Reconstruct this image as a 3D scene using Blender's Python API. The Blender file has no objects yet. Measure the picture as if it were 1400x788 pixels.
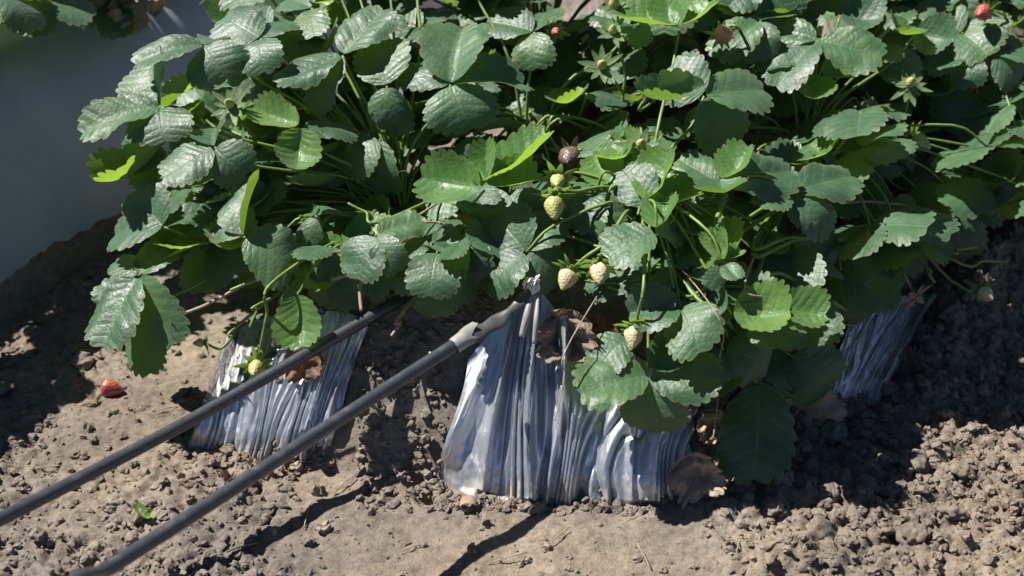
import bpy, math, random
import numpy as np
from mathutils import Vector, Matrix

random.seed(7)
rng = np.random.default_rng(7)
R = math.radians
S = bpy.context.scene
COL = S.collection

# ------------------------------------------------------------------ camera, sky, sun, exposure
PITCH = 32.0
CAM = Vector((0.0, -1.365, 1.173))
cam = bpy.data.cameras.new('camera')
cam.lens = 50; cam.sensor_width = 36; cam.clip_start = 0.02; cam.clip_end = 200
cam.dof.use_dof = True; cam.dof.focus_distance = 1.80; cam.dof.aperture_fstop = 3.8
cam_o = bpy.data.objects.new('camera', cam); COL.objects.link(cam_o)
cam_o.location = CAM; cam_o.rotation_euler = (R(90 - PITCH), 0, 0)
S.camera = cam_o

SUN_EL, SUN_AZ = 56.5, -72.0          # azimuth from +Y (away from the camera), negative = left
sun_to = Vector((math.cos(R(SUN_EL)) * math.sin(R(SUN_AZ)), math.cos(R(SUN_EL)) * math.cos(R(SUN_AZ)), math.sin(R(SUN_EL))))
world = bpy.data.worlds.new('World'); S.world = world; world.use_nodes = True
wn = world.node_tree.nodes; wl = world.node_tree.links
sky = wn.new('ShaderNodeTexSky'); sky.sky_type = 'NISHITA'; sky.sun_disc = False
sky.sun_elevation = R(SUN_EL); sky.sun_rotation = R(SUN_AZ)
sky.air_density = 0.45; sky.dust_density = 0.0; sky.ozone_density = 3.0
wl.new(sky.outputs[0], wn['Background'].inputs[0]); wn['Background'].inputs[1].default_value = 0.05
sl = bpy.data.lights.new('sun', 'SUN'); sl.energy = 5.0; sl.angle = R(0.5); sl.color = (1.0, 0.965, 0.91)
so = bpy.data.objects.new('sun', sl); COL.objects.link(so)
so.rotation_euler = sun_to.to_track_quat('Z', 'Y').to_euler(); so.location = (-3, 2, 4)
vs = S.view_settings
S.display_settings.display_device = 'sRGB'
vs.view_transform = 'Standard'; vs.look = 'None'; vs.exposure = 1.1; vs.gamma = 1.0; vs.use_curve_mapping = False
S.cycles.use_denoising = True
S.cycles.max_bounces = 8; S.cycles.transmission_bounces = 4; S.cycles.transparent_max_bounces = 6
S.cycles.sample_clamp_indirect = 4.0

# ------------------------------------------------------------------ pixel -> place helpers (photograph is 1400 x 788)
F = 1400 * 50 / 36
FWD = Vector((0, math.cos(R(PITCH)), -math.sin(R(PITCH)))); UPV = Vector((0, math.sin(R(PITCH)), math.cos(R(PITCH)))); RIGHT = Vector((1, 0, 0))
def ray(px, py): return FWD + RIGHT * ((px - 700) / F) - UPV * ((py - 394) / F)
def at_z(px, py, z): d = ray(px, py); return CAM + d * ((z - CAM.z) / d.z)
def at_y(px, py, y): d = ray(px, py); return CAM + d * ((y - CAM.y) / d.y)
def depth_of(p): return (p - CAM).dot(FWD)
def to_px(p):
    q = p - CAM; d = q.dot(FWD); return 700 + F * q.x / d, 394 - F * q.dot(UPV) / d

# ------------------------------------------------------------------ numpy noise
def hsh(ix, iy, s):
    v = np.sin(ix * 127.1 + iy * 311.7 + s * 74.7) * 43758.5453
    return v - np.floor(v)
def vnoise(x, y, f, s=0):
    x = x * f; y = y * f; ix = np.floor(x); iy = np.floor(y); fx = x - ix; fy = y - iy
    fx = fx * fx * (3 - 2 * fx); fy = fy * fy * (3 - 2 * fy)
    a = hsh(ix, iy, s); b = hsh(ix + 1, iy, s); c = hsh(ix, iy + 1, s); d = hsh(ix + 1, iy + 1, s)
    return (a * (1 - fx) + b * fx) * (1 - fy) + (c * (1 - fx) + d * fx) * fy
def fbm(x, y, f, s=0, o=4):
    r = 0; a = 0.5
    for i in range(o):
        r = r + a * (vnoise(x, y, f * 2 ** i, s + i * 3.3) - 0.5); a *= 0.56
    return r
def worley(x, y, f, s=0):
    x = x * f; y = y * f; ix = np.floor(x); iy = np.floor(y); best = np.full(np.shape(x), 9.0)
    for dx in (-1, 0, 1):
        for dy in (-1, 0, 1):
            cx = ix + dx; cy = iy + dy
            px = cx + hsh(cx, cy, s); py = cy + hsh(cx, cy, s + 5.1)
            best = np.minimum(best, (x - px) ** 2 + (y - py) ** 2)
    return np.sqrt(best)
def sstep(a, b, x):
    t = np.clip((x - a) / (b - a), 0, 1); return t * t * (3 - 2 * t)

# ------------------------------------------------------------------ raised beds as height functions
BED = np.array([(-.43, .115), (-.32, .085), (-.2, .06), (-.08, .035), (0, .01), (.12, .0), (.2, .012), (.27, .055), (.34, .13), (.5, .235),
                (.62, .437), (.74, .56), (.98, .98), (2.6, 3.9), (1.9, 4.3), (.70, 2.12)])
ROW = (0.49, 0.872)
def poly_sd(x, y, P):
    x = np.asarray(x, float); y = np.asarray(y, float)
    d = np.full(x.shape, 1e9); inside = np.zeros(x.shape, bool); n = len(P)
    for i in range(n):
        ax, ay = P[i]; bx, by = P[(i + 1) % n]; ex, ey = bx - ax, by - ay
        t = np.clip(((x - ax) * ex + (y - ay) * ey) / (ex * ex + ey * ey), 0, 1)
        d = np.minimum(d, (x - ax - t * ex) ** 2 + (y - ay - t * ey) ** 2)
        c = ((ay > y) != (by > y)) & (x < (bx - ax) * (y - ay) / (by - ay + 1e-12) + ax)
        inside ^= c
    return np.where(inside, 1, -1) * np.sqrt(d)
def bed_h(x, y):
    s = poly_sd(x, y, BED)
    t = np.clip(s / .235, 0, 1)
    return .255 * (1.0 - (1 - t) ** 1.16)
NB0 = (-.765, .43)      # a point of the neighbouring bed's foot
def nb_q(x, y): return -((np.asarray(x) - NB0[0]) * ROW[1] - (np.asarray(y) - NB0[1]) * ROW[0])     # distance into the neighbour bed
def nb_h(x, y):
    q = nb_q(x, y); t = np.clip(q / .19, 0, 1); b = np.clip((.95 - q) / .19, 0, 1)
    return .30 * (1 - (1 - t) ** 2.1) * (1 - (1 - b) ** 2)
def base_h(x, y):
    s = poly_sd(x, y, BED); bank = .075 * np.exp(-((s + .03) / .07) ** 2) * sstep(.52, .72, x)
    return np.maximum(bed_h(x, y), nb_h(x, y)) + bank * (s < .2) + .035 * sstep(-.02, -.3, y) * sstep(-.1, -.5, x)
def hit(px, py, off=0.0):
    """first point where the pixel rays meet the bed/ground surface lifted by off (vectorised)"""
    px = np.asarray(px, float); py = np.asarray(py, float)
    dx = (px - 700) / F; dv = -(py - 394) / F
    d = np.stack([dx, FWD.y + UPV.y * dv, FWD.z + UPV.z * dv], -1)
    c = np.array(CAM); lo = np.full(px.shape, .9); hi = np.full(px.shape, np.nan)
    for t in np.arange(1.0, 3.6, .03):
        p = c + d * t
        m = (p[..., 2] <= base_h(p[..., 0], p[..., 1]) + off) & np.isnan(hi)
        hi = np.where(m, t, hi)
    hi = np.where(np.isnan(hi), 3.6, hi); lo = hi - .03
    for _ in range(10):
        mid = (lo + hi) / 2; p = c + d * mid[..., None]
        m = p[..., 2] <= base_h(p[..., 0], p[..., 1]) + off
        hi = np.where(m, mid, hi); lo = np.where(m, lo, mid)
    return c + d * hi[..., None]

# ------------------------------------------------------------------ materials
def mat(name, color=(.5, .5, .5), rough=.5, spec=.5, metal=0.0):
    m = bpy.data.materials.new(name); m.use_nodes = True
    b = m.node_tree.nodes['Principled BSDF']
    b.inputs['Base Color'].default_value = (*color, 1); b.inputs['Roughness'].default_value = rough
    b.inputs['Specular IOR Level'].default_value = spec; b.inputs['Metallic'].default_value = metal
    return m, m.node_tree.nodes, m.node_tree.links, b
def ramp(n, l, src, stops):
    r = n.new('ShaderNodeValToRGB'); e = r.color_ramp.elements
    while len(e) < len(stops): e.new(.5)
    for el, (p, c) in zip(e, stops): el.position = p; el.color = (*c, 1)
    l.new(src, r.inputs[0]); return r.outputs[0]
def noise(n, l, scale, detail=4, rough=.55, coord=None, w=None):
    t = n.new('ShaderNodeTexNoise'); t.inputs['Scale'].default_value = scale; t.inputs['Detail'].default_value = detail; t.inputs['Roughness'].default_value = rough
    if coord is not None: l.new(coord, t.inputs['Vector'])
    return t.outputs['Fac']
def mixc(n, l, fac, a, b, mode='MIX'):
    m = n.new('ShaderNodeMix'); m.data_type = 'RGBA'; m.blend_type = mode
    for sock, v in ((m.inputs['Factor'], fac), (m.inputs['A'], a), (m.inputs['B'], b)):
        if isinstance(v, bpy.types.NodeSocket): l.new(v, sock)
        elif isinstance(v, (int, float)): sock.default_value = v
        else: sock.default_value = (*v, 1)
    return m.outputs['Result']
def mix_socks(m): return m
def bump(n, l, b, h, strength, dist):
    u = n.new('ShaderNodeBump'); u.inputs['Strength'].default_value = strength; u.inputs['Distance'].default_value = dist
    l.new(h, u.inputs['Height']); l.new(u.outputs[0], b.inputs['Normal']); return u
def math_n(n, l, op, a, b=None):
    m = n.new('ShaderNodeMath'); m.operation = op
    for i, v in enumerate((a, b)):
        if v is None: continue
        if isinstance(v, bpy.types.NodeSocket): l.new(v, m.inputs[i])
        else: m.inputs[i].default_value = v
    return m.outputs[0]
def geo_pos(n): return n.new('ShaderNodeNewGeometry').outputs['Position']

def soil_mat(name, tint=1.0):
    m, n, l, b = mat(name, rough=.95, spec=.15)
    p = geo_pos(n)
    big = noise(n, l, 5, 5, .6, p); fine = noise(n, l, 75, 8, .74, p); tiny = noise(n, l, 520, 4, .7, p)
    c1 = ramp(n, l, big, [(.3, (.170 * tint, .148 * tint, .127 * tint)), (.52, (.238 * tint, .208 * tint, .178 * tint)), (.72, (.30 * tint, .264 * tint, .228 * tint))])
    c2 = ramp(n, l, fine, [(.32, (.5, .48, .46)), (.5, (.95, .95, .95)), (.72, (1.3, 1.28, 1.25))])
    warm = ramp(n, l, noise(n, l, 2.3, 3, .5, p), [(.38, (.97, .98, 1.0)), (.6, (1.08, 1.0, .90))])
    c = mixc(n, l, 1.0, mixc(n, l, 1.0, c1, warm, 'MULTIPLY'), c2, 'MULTIPLY')
    g = ramp(n, l, tiny, [(.35, (.78, .77, .75)), (.65, (1.12, 1.12, 1.12))])
    c = mixc(n, l, 1.0, c, g, 'MULTIPLY')
    l.new(c, b.inputs['Base Color'])
    h = math_n(n, l, 'ADD', math_n(n, l, 'MULTIPLY', fine, .6), math_n(n, l, 'MULTIPLY', tiny, .4))
    bump(n, l, b, h, 1.0, .007)
    return m
M = {}
M['soil'] = soil_mat('soil'); M['clod'] = soil_mat('clod', 1.06)

def leaf_mat(name, dark, light, trans, tfac, rough=.42, spec=.5, under=(.13, .20, .09)):
    m, n, l, b = mat(name, rough=rough, spec=spec)
    uv = n.new('ShaderNodeUVMap').outputs[0]
    sep = n.new('ShaderNodeSeparateXYZ'); l.new(uv, sep.inputs[0])
    U, V = sep.outputs[0], sep.outputs[1]                    # U 0..1 across from the midrib, V along the veins (rows)
    rnd = n.new('ShaderNodeObjectInfo').outputs['Random']
    p = geo_pos(n)
    nz = noise(n, l, 45, 4, .6, p)
    k = math_n(n, l, 'ADD', math_n(n, l, 'MULTIPLY', nz, .7), math_n(n, l, 'MULTIPLY', rnd, .45))
    col = ramp(n, l, k, [(.25, dark), (.70, light), (.98, (light[0] * 1.7, light[1] * 1.35, light[2] * .8))])
    saw = math_n(n, l, 'FRACT', math_n(n, l, 'MULTIPLY', V, 9.0))
    vein = math_n(n, l, 'ABSOLUTE', math_n(n, l, 'SUBTRACT', saw, .5))                 # 0 on a lateral vein
    vein_m = n.new('ShaderNodeMapRange'); l.new(vein, vein_m.inputs[0]); vein_m.inputs[1].default_value = 0.0; vein_m.inputs[2].default_value = .09; vein_m.inputs[3].default_value = 1; vein_m.inputs[4].default_value = 0
    mid_m = n.new('ShaderNodeMapRange'); l.new(math_n(n, l, 'ABSOLUTE', U), mid_m.inputs[0]); mid_m.inputs[1].default_value = .0; mid_m.inputs[2].default_value = .05; mid_m.inputs[3].default_value = 1; mid_m.inputs[4].default_value = 0
    vv = math_n(n, l, 'MAXIMUM', math_n(n, l, 'MULTIPLY', vein_m.outputs[0], .55), mid_m.outputs[0])
    col = mixc(n, l, math_n(n, l, 'MULTIPLY', vv, .45), col, (light[0] * 1.9 + .02, light[1] * 1.7 + .02, light[2] * 1.5))
    vo = n.new('ShaderNodeTexVoronoi'); vo.inputs['Scale'].default_value = 210; l.new(p, vo.inputs['Vector'])
    edge = n.new('ShaderNodeMapRange'); l.new(math_n(n, l, 'ABSOLUTE', U), edge.inputs[0]); edge.inputs[1].default_value = .93; edge.inputs[2].default_value = 1.0
    col = mixc(n, l, math_n(n, l, 'MULTIPLY', edge.outputs[0], math_n(n, l, 'MULTIPLY', nz, .9)), col, (.20, .15, .06))
    sp_ = ramp(n, l, noise(n, l, 130, 3, .5, p), [(.68, (0, 0, 0)), (.74, (1, 1, 1))])
    col = mixc(n, l, math_n(n, l, 'MULTIPLY', sp_, math_n(n, l, 'MULTIPLY', rnd, .6)), col, (.16, .10, .05))
    back = n.new('ShaderNodeNewGeometry').outputs['Backfacing']
    colf = mixc(n, l, back, col, under)
    l.new(colf, b.inputs['Base Color'])
    rr = n.new('ShaderNodeMapRange'); l.new(nz, rr.inputs[0]); rr.inputs[1].default_value = .3; rr.inputs[2].default_value = .7; rr.inputs[3].default_value = rough - .07; rr.inputs[4].default_value = rough + .1
    l.new(rr.outputs[0], b.inputs['Roughness'])
    h = math_n(n, l, 'ADD', math_n(n, l, 'MULTIPLY', vo.outputs['Distance'], .55), math_n(n, l, 'MULTIPLY', vv, -.4))
    bu = bump(n, l, b, h, .5, .0016)
    b.inputs['Sheen Weight'].default_value = .18; b.inputs['Sheen Roughness'].default_value = .45
    tr = n.new('ShaderNodeBsdfTranslucent')
    tcol = mixc(n, l, math_n(n, l, 'MULTIPLY', vv, .35), trans, (trans[0] * .6, trans[1] * .6, trans[2] * .6))
    l.new(tcol, tr.inputs[0])
    mx = n.new('ShaderNodeMixShader'); mx.inputs[0].default_value = tfac
    l.new(b.outputs[0], mx.inputs[1]); l.new(tr.outputs[0], mx.inputs[2])
    l.new(mx.outputs[0], n['Material Output'].inputs[0])
    return m
M['leaf'] = leaf_mat('leaf_green', (.018, .056, .026), (.042, .100, .044), (.28, .50, .03), .23, rough=.49, spec=.58)
M['young_backlit'] = leaf_mat('leaf_young_backlit', (.045, .12, .03), (.085, .18, .045), (.34, .55, .04), .38, rough=.42, spec=.5)  # young leaves, and backlit ones whose glow is put into the colour
M['deadleaf'] = leaf_mat('leaf_dead', (.15, .115, .085), (.30, .24, .185), (.25, .17, .11), .12, rough=.7, spec=.25, under=(.2, .15, .1))
M['redleaf'] = leaf_mat('leaf_reddish', (.07, .035, .028), (.12, .07, .045), (.3, .08, .03), .2, rough=.6, spec=.3, under=(.15, .1, .06))

def plain(name, a, b2, scale, rough, spec=.5, bs=.3, bd=.001, metal=0.0):
    m, n, l, b = mat(name, rough=rough, spec=spec, metal=metal); p = geo_pos(n)
    nz = noise(n, l, scale, 4, .6, p)
    l.new(ramp(n, l, nz, [(.3, a), (.7, b2)]), b.inputs['Base Color'])
    bump(n, l, b, nz, bs, bd); return m
M['stem'] = plain('stem_green', (.085, .15, .03), (.17, .24, .05), 60, .45, .4)
_b = M['stem'].node_tree.nodes['Principled BSDF']; _b.inputs['Subsurface Weight'].default_value = .25; _b.inputs['Subsurface Radius'].default_value = (.004, .006, .002)
M['drystem'] = plain('stem_dry', (.21, .15, .10), (.36, .28, .20), 70, .75, .2)
M['sepal'] = leaf_mat('sepal', (.07, .15, .03), (.13, .24, .06), (.35, .55, .05), .35, rough=.5, spec=.35)
M['petal'] = plain('petal_white', (.75, .75, .72), (.82, .82, .8), 30, .6, .3)
def berry_mat(name, a, b2, seed, sc=300):
    m, n, l, b = mat(name, rough=.38, spec=.5)
    co = n.new('ShaderNodeTexCoord').outputs['Object']
    vo = n.new('ShaderNodeTexVoronoi'); vo.inputs['Scale'].default_value = 8.5; vo.inputs['Randomness'].default_value = .45; l.new(co, vo.inputs['Vector'])
    nz = noise(n, l, 1.6, 3, .6, co)
    base = ramp(n, l, nz, [(.3, a), (.7, b2)])
    sd = ramp(n, l, vo.outputs['Distance'], [(.20, (1, 1, 1)), (.32, (0, 0, 0))])
    l.new(mixc(n, l, sd, base, seed), b.inputs['Base Color'])
    bump(n, l, b, vo.outputs['Distance'], .5, .002)
    b.inputs['Subsurface Weight'].default_value = .25; b.inputs['Subsurface Radius'].default_value = (.006, .004, .002)
    return m
M['berry_green'] = berry_mat('berry_green', (.30, .33, .10), (.46, .42, .17), (.26, .17, .06))
M['berry_cream'] = berry_mat('berry_cream', (.42, .38, .20), (.58, .48, .30), (.30, .17, .09))
M['berry_red'] = berry_mat('berry_red', (.30, .035, .03), (.44, .11, .085), (.5, .28, .12))
M['berry_rot'] = berry_mat('berry_rotten', (.10, .06, .05), (.15, .10, .085), (.05, .03, .025))
M['berry_pink'] = berry_mat('berry_pink', (.40, .17, .12), (.46, .27, .19), (.25, .12, .08))

def plastic_mat(name, c0, c1, rough, soil_top=.05, met_=.74):
    m, n, l, b = mat(name, rough=rough, spec=.7, metal=.9)
    p = geo_pos(n); nz = noise(n, l, 9, 5, .65, p); sm = noise(n, l, 75, 5, .7, p)
    col = ramp(n, l, nz, [(.3, c0), (.7, c1)])
    sep = n.new('ShaderNodeSeparateXYZ'); l.new(p, sep.inputs[0])
    low = n.new('ShaderNodeMapRange'); l.new(sep.outputs[2], low.inputs[0]); low.inputs[1].default_value = -.005; low.inputs[2].default_value = soil_top; low.inputs[3].default_value = .62; low.inputs[4].default_value = .0
    dirt = n.new('ShaderNodeMapRange'); l.new(math_n(n, l, 'ADD', sm, math_n(n, l, 'MULTIPLY', low.outputs[0], .55)), dirt.inputs[0]); dirt.inputs[1].default_value = .62; dirt.inputs[2].default_value = .86
    l.new(mixc(n, l, math_n(n, l, 'MULTIPLY', dirt.outputs[0], .8), col, (.26, .20, .145)), b.inputs['Base Color'])
    met = math_n(n, l, 'MULTIPLY', math_n(n, l, 'SUBTRACT', 1.0, dirt.outputs[0]), met_); l.new(met, b.inputs['Metallic'])
    rg = n.new('ShaderNodeMapRange'); l.new(dirt.outputs[0], rg.inputs[0]); rg.inputs[3].default_value = rough; rg.inputs[4].default_value = .85
    l.new(rg.outputs[0], b.inputs['Roughness'])
    bump(n, l, b, noise(n, l, 110, 2, .5, p), .12, .001)
    return m
M['plastic'] = plastic_mat('silver_plastic', (.40, .43, .48), (.52, .54, .57), .34)
M['plastic_shaded'] = plastic_mat('silver_plastic_shaded', (.34, .38, .46), (.42, .45, .51), .45, .06, .2)  # same silver film, the bluish tone of shade put into its colour
M['blackfilm'] = plain('black_film', (.035, .035, .037), (.07, .07, .07), 40, .42, .5, .3, .001)
M['greyfilm'] = plain('grey_film', (.16, .16, .16), (.28, .27, .26), 60, .5, .4, .4, .001)
M['wire'] = plain('wire', (.6, .6, .6), (.75, .75, .72), 90, .4, .5)
def pipe_mat():
    m, n, l, b = mat('pipe', rough=.34, spec=.7); p = geo_pos(n)
    nz = noise(n, l, 55, 6, .7, p); sp = noise(n, l, 240, 3, .5, p)
    nrm = n.new('ShaderNodeSeparateXYZ'); l.new(n.new('ShaderNodeNewGeometry').outputs['Normal'], nrm.inputs[0])
    k = math_n(n, l, 'MULTIPLY', nz, .75)
    dust = math_n(n, l, 'ADD', k, math_n(n, l, 'MULTIPLY', nrm.outputs[2], .22))      # settled dust lies on top
    c = ramp(n, l, dust, [(.30, (.018, .020, .024)), (.62, (.040, .043, .050)), (.84, (.14, .13, .12))])
    s2 = ramp(n, l, sp, [(.70, (0, 0, 0)), (.78, (1, 1, 1))])
    l.new(mixc(n, l, math_n(n, l, 'MULTIPLY', s2, .45), c, (.30, .26, .21)), b.inputs['Base Color'])
    bump(n, l, b, nz, .15, .0006); return m
M['pipe'] = pipe_mat()

# ------------------------------------------------------------------ mesh / object helpers
def mesh_np(name, V, Fq, m, uv=None, smooth=True):
    me = bpy.data.meshes.new(name); V = np.asarray(V, np.float32); Fq = np.asarray(Fq, np.int32)
    k = Fq.shape[1]
    me.vertices.add(len(V)); me.vertices.foreach_set('co', V.ravel())
    me.loops.add(Fq.size); me.loops.foreach_set('vertex_index', Fq.ravel())
    me.polygons.add(len(Fq)); me.polygons.foreach_set('loop_start', np.arange(0, Fq.size, k, dtype=np.int32))
    me.polygons.foreach_set('use_smooth', np.full(len(Fq), smooth))
    me.update(calc_edges=True)
    if uv is not None:
        u = me.uv_layers.new(name='UVMap'); u.data.foreach_set('uv', np.asarray(uv, np.float32)[Fq.ravel()].ravel())
    me.materials.append(m); me.validate(); return me
def grid_faces(nr, nc, wrap=False):
    r = np.arange(nr - 1)[:, None]; c = np.arange(nc if wrap else nc - 1)[None, :]; c2 = (c + 1) % nc
    return np.stack([r * nc + c, r * nc + c2, (r + 1) * nc + c2, (r + 1) * nc + c], -1).reshape(-1, 4)
def obj(name, me, parent=None, loc=None, mw=None):
    o = bpy.data.objects.new(name, me); COL.objects.link(o)
    if parent is not None: o.parent = parent
    if mw is not None: o.matrix_local = mw
    elif loc is not None: o.location = loc
    return o
def tag(o, label, cat, group=None):
    o['label'] = label; o['category'] = cat
    if group: o['group'] = group
    return o
def empty(name, loc):
    o = bpy.data.objects.new(name, None); COL.objects.link(o); o.location = loc; o.empty_display_size = .03; return o
def bez(pts, n):
    """Catmull-Rom through pts"""
    P = [Vector(p) for p in pts]; P = [P[0] * 2 - P[1]] + P + [P[-1] * 2 - P[-2]]; out = []
    segs = len(P) - 3
    for i in range(n + 1):
        t = i / n * segs; k = min(int(t), segs - 1); t -= k; a, b, c, d = P[k:k + 4]
        out.append(.5 * ((2 * b) + (c - a) * t + (2 * a - 5 * b + 4 * c - d) * t * t + (3 * b - a - 3 * c + d) * t ** 3))
    return out
def tube(path, rad, sides=8, origin=Vector((0, 0, 0)), cap=True):
    V = []; n = len(path); up = Vector((.13, .2, 1)).normalized()
    for i, p in enumerate(path):
        t = (path[min(i + 1, n - 1)] - path[max(i - 1, 0)]); t = t.normalized() if t.length > 1e-9 else Vector((0, 0, 1))
        a = t.cross(up); a = a.normalized() if a.length > 1e-3 else t.orthogonal().normalized(); b = a.cross(t)
        r = rad(i / (n - 1)) if callable(rad) else rad
        for k in range(sides):
            w = 2 * math.pi * k / sides; V.append(p - origin + (a * math.cos(w) + b * math.sin(w)) * r)
    Fq = grid_faces(n, sides, True).tolist()
    if cap:
        c0 = len(V); V.append(path[0] - origin); V.append(path[-1] - origin)
        for k in range(sides):
            Fq.append([c0, (k + 1) % sides, k, k]); Fq.append([c0 + 1, (n - 1) * sides + k, (n - 1) * sides + (k + 1) % sides, (n - 1) * sides + (k + 1) % sides])
    return V, Fq
def mesh_py(name, V, Fc, m, smooth=True):
    me = bpy.data.meshes.new(name)
    Fc = [list(dict.fromkeys(f)) for f in Fc]
    me.from_pydata([tuple(v) for v in V], [], Fc); me.materials.append(m)
    if smooth: me.polygons.foreach_set('use_smooth', [True] * len(me.polygons))
    me.update(); return me
def tube_obj(name, pts, rad, m, parent=None, sides=8, n=14, origin=None):
    origin = Vector(pts[0]) if origin is None else origin
    V, Fq = tube(bez(pts, n), rad, sides, origin)
    return mesh_py(name, V, Fq, m)

# ------------------------------------------------------------------ ground with both raised beds
def axis(a, b, step, out_a, out_b):
    x = list(np.arange(a, b, step)); s = step
    while x[-1] < out_b: s *= 1.22; x.append(x[-1] + s)
    s = step; y = []
    v = a
    while v > out_a: s *= 1.22; v -= s; y.append(v)
    return np.array(y[::-1] + x)
gx = axis(-.92, 1.0, .0032, -30, 30); gy = axis(-.2, .75, .0032, -20, 45)
GX, GY = np.meshgrid(gx, gy)
def lump_mask(x, y):
    m = .06 + .55 * sstep(.5, .72, vnoise(x, y, 5.5, 3))
    m = np.maximum(m, sstep(.18, .34, x + .25 * (y + .1)))                      # rough, cloddy on the right
    m = np.maximum(m, sstep(-.03, -.09, y) * sstep(-.20, -.32, x))              # and in the near left corner
    smooth_mid = np.exp(-(((x - .0) / .24) ** 2 + ((y + .06) / .12) ** 2))
    return np.clip(m * (1 - .8 * smooth_mid), 0, 1)
def soil_detail(x, y):
    m = lump_mask(x, y)
    wx = x + .012 * fbm(x, y, 22, 11, 3); wy = y + .012 * fbm(x, y, 22, 17, 3)
    d = .020 * fbm(x, y, 4, 1, 3) + .014 * fbm(x, y, 20, 2, 5)
    l1 = np.clip(1 - worley(wx, wy, 26, 1) / .62, 0, 1) ** .6
    l2 = np.clip(1 - worley(wx, wy, 58, 2) / .62, 0, 1) ** .6
    l3 = np.clip(1 - worley(wx, wy, 125, 4) / .62, 0, 1) ** .8
    sl_ = 1 - .65 * sstep(.02, .06, bed_h(x, y)) * sstep(.25, .2, bed_h(x, y)); d = d * sl_; m = m * sl_
    d = d + m * (.017 * (l1 - .35) + .010 * (l2 - .4)) + (.25 + .75 * m) * .0042 * (l3 - .4)
    return d
def ground_h(x, y):
    h = base_h(x, y); d = soil_detail(x, y)
    near = np.exp(-np.maximum(0, np.hypot(x, y - .2) - 1.6) * .5)
    plast = sstep(.0, .03, nb_q(x, y))                                          # nothing rough under the neighbour's sheet
    return h + d * near * (1 - .97 * plast) - .012 * plast
SHEETS = [
    ([(0, 603, 646), (.06, 617, 664), (.14, 646, 686), (.25, 684, 690), (.36, 716, 690), (.5, 752, 686), (.68, 815, 688), (.84, 872, 690), (.94, 908, 688), (1, 935, 668)],
     [(0, 640, 492), (.06, 672, 452), (.14, 700, 424), (.25, 717, 404), (.33, 727, 397), (.40, 740, 404), (.5, 765, 436), (.68, 835, 468), (.84, 895, 500), (.94, 932, 520), (1, 962, 530)]),
    ([(0, 257, 612), (.18, 290, 624), (.45, 350, 629), (.75, 410, 624), (1, 452, 608)], [(0, 312, 455), (.2, 340, 440), (.5, 400, 425), (.8, 470, 425), (1, 505, 440)]),
    ([(0, 1122, 550), (.3, 1145, 546), (1, 1203, 544)], [(0, 1168, 415), (.3, 1195, 408), (1, 1282, 402)])]
GZ = ground_h(GX, GY)
# the soil lies packed flat under each plastic sheet
_b = base_h(GX, GY); _dp = (GY - CAM.y) * FWD.y + (_b - CAM.z) * FWD.z
_px = 700 + F * GX / _dp; _py = 394 - F * ((GY - CAM.y) * UPV.y + (_b - CAM.z) * UPV.z) / _dp
_ok = (np.abs(GX) < 1.2) & (np.abs(GY) < 1.0)
for bt, tp in SHEETS:
    sd = np.full(GX.shape, -99.0); sd[_ok] = poly_sd(_px[_ok], _py[_ok], np.array([p[1:] for p in bt] + [p[1:] for p in tp][::-1], float))
    w = sstep(-2, 12, sd); GZ = GZ * (1 - w) + (_b - .006) * w
# a little hollow at the torn foot of the sheet and a shrinkage crack down the bare soil face
hx, hy = hit([588], [655])[0][:2]
GZ -= .035 * np.exp(-(((GX - hx) / .022) ** 2 + ((GY - hy) / .03) ** 2))
ck = [hit([u], [v])[0] for u, v in ((560, 470), (548, 520), (512, 580), (506, 640), (503, 690))]
for a, b in zip(ck[:-1], ck[1:]):
    ex, ey = b[0] - a[0], b[1] - a[1]; t = np.clip(((GX - a[0]) * ex + (GY - a[1]) * ey) / (ex * ex + ey * ey), 0, 1)
    GZ -= .006 * np.exp(-((GX - a[0] - t * ex + .004 * np.sin(GY * 300)) ** 2 + (GY - a[1] - t * ey) ** 2) / .0035 ** 2)
ground = obj('ground', mesh_np('ground', np.stack([GX, GY, GZ], -1).reshape(-1, 3), grid_faces(len(gy), len(gx)), M['soil']))
ground['kind'] = 'structure'; ground['label'] = 'dry grey-brown furrow soil and raised bed'
def soil_z(x, y): return float(ground_h(np.array([x]), np.array([y]))[0])

# ------------------------------------------------------------------ loose soil: crumbs (stuff) and single clods
def ico(sub):
    t = (1 + 5 ** .5) / 2
    V = [Vector(v).normalized() for v in [(-1, t, 0), (1, t, 0), (-1, -t, 0), (1, -t, 0), (0, -1, t), (0, 1, t), (0, -1, -t), (0, 1, -t), (t, 0, -1), (t, 0, 1), (-t, 0, -1), (-t, 0, 1)]]
    Fc = [(0, 11, 5), (0, 5, 1), (0, 1, 7), (0, 7, 10), (0, 10, 11), (1, 5, 9), (5, 11, 4), (11, 10, 2), (10, 7, 6), (7, 1, 8), (3, 9, 4), (3, 4, 2), (3, 2, 6), (3, 6, 8), (3, 8, 9), (4, 9, 5), (2, 4, 11), (6, 2, 10), (8, 6, 7), (9, 8, 1)]
    for _ in range(sub):
        mid = {}; nf = []
        def mp(a, b):
            k = (min(a, b), max(a, b))
            if k not in mid: V.append(((V[a] + V[b]) / 2).normalized()); mid[k] = len(V) - 1
            return mid[k]
        for a, b, c in Fc:
            x, y, z = mp(a, b), mp(b, c), mp(c, a); nf += [(a, x, z), (b, y, x), (c, z, y), (x, y, z)]
        Fc = nf
    return np.array([tuple(v) for v in V]), np.array(Fc)
I1V, I1F = ico(1); I2V, I2F = ico(2); I3V, I3F = ico(3)
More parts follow.
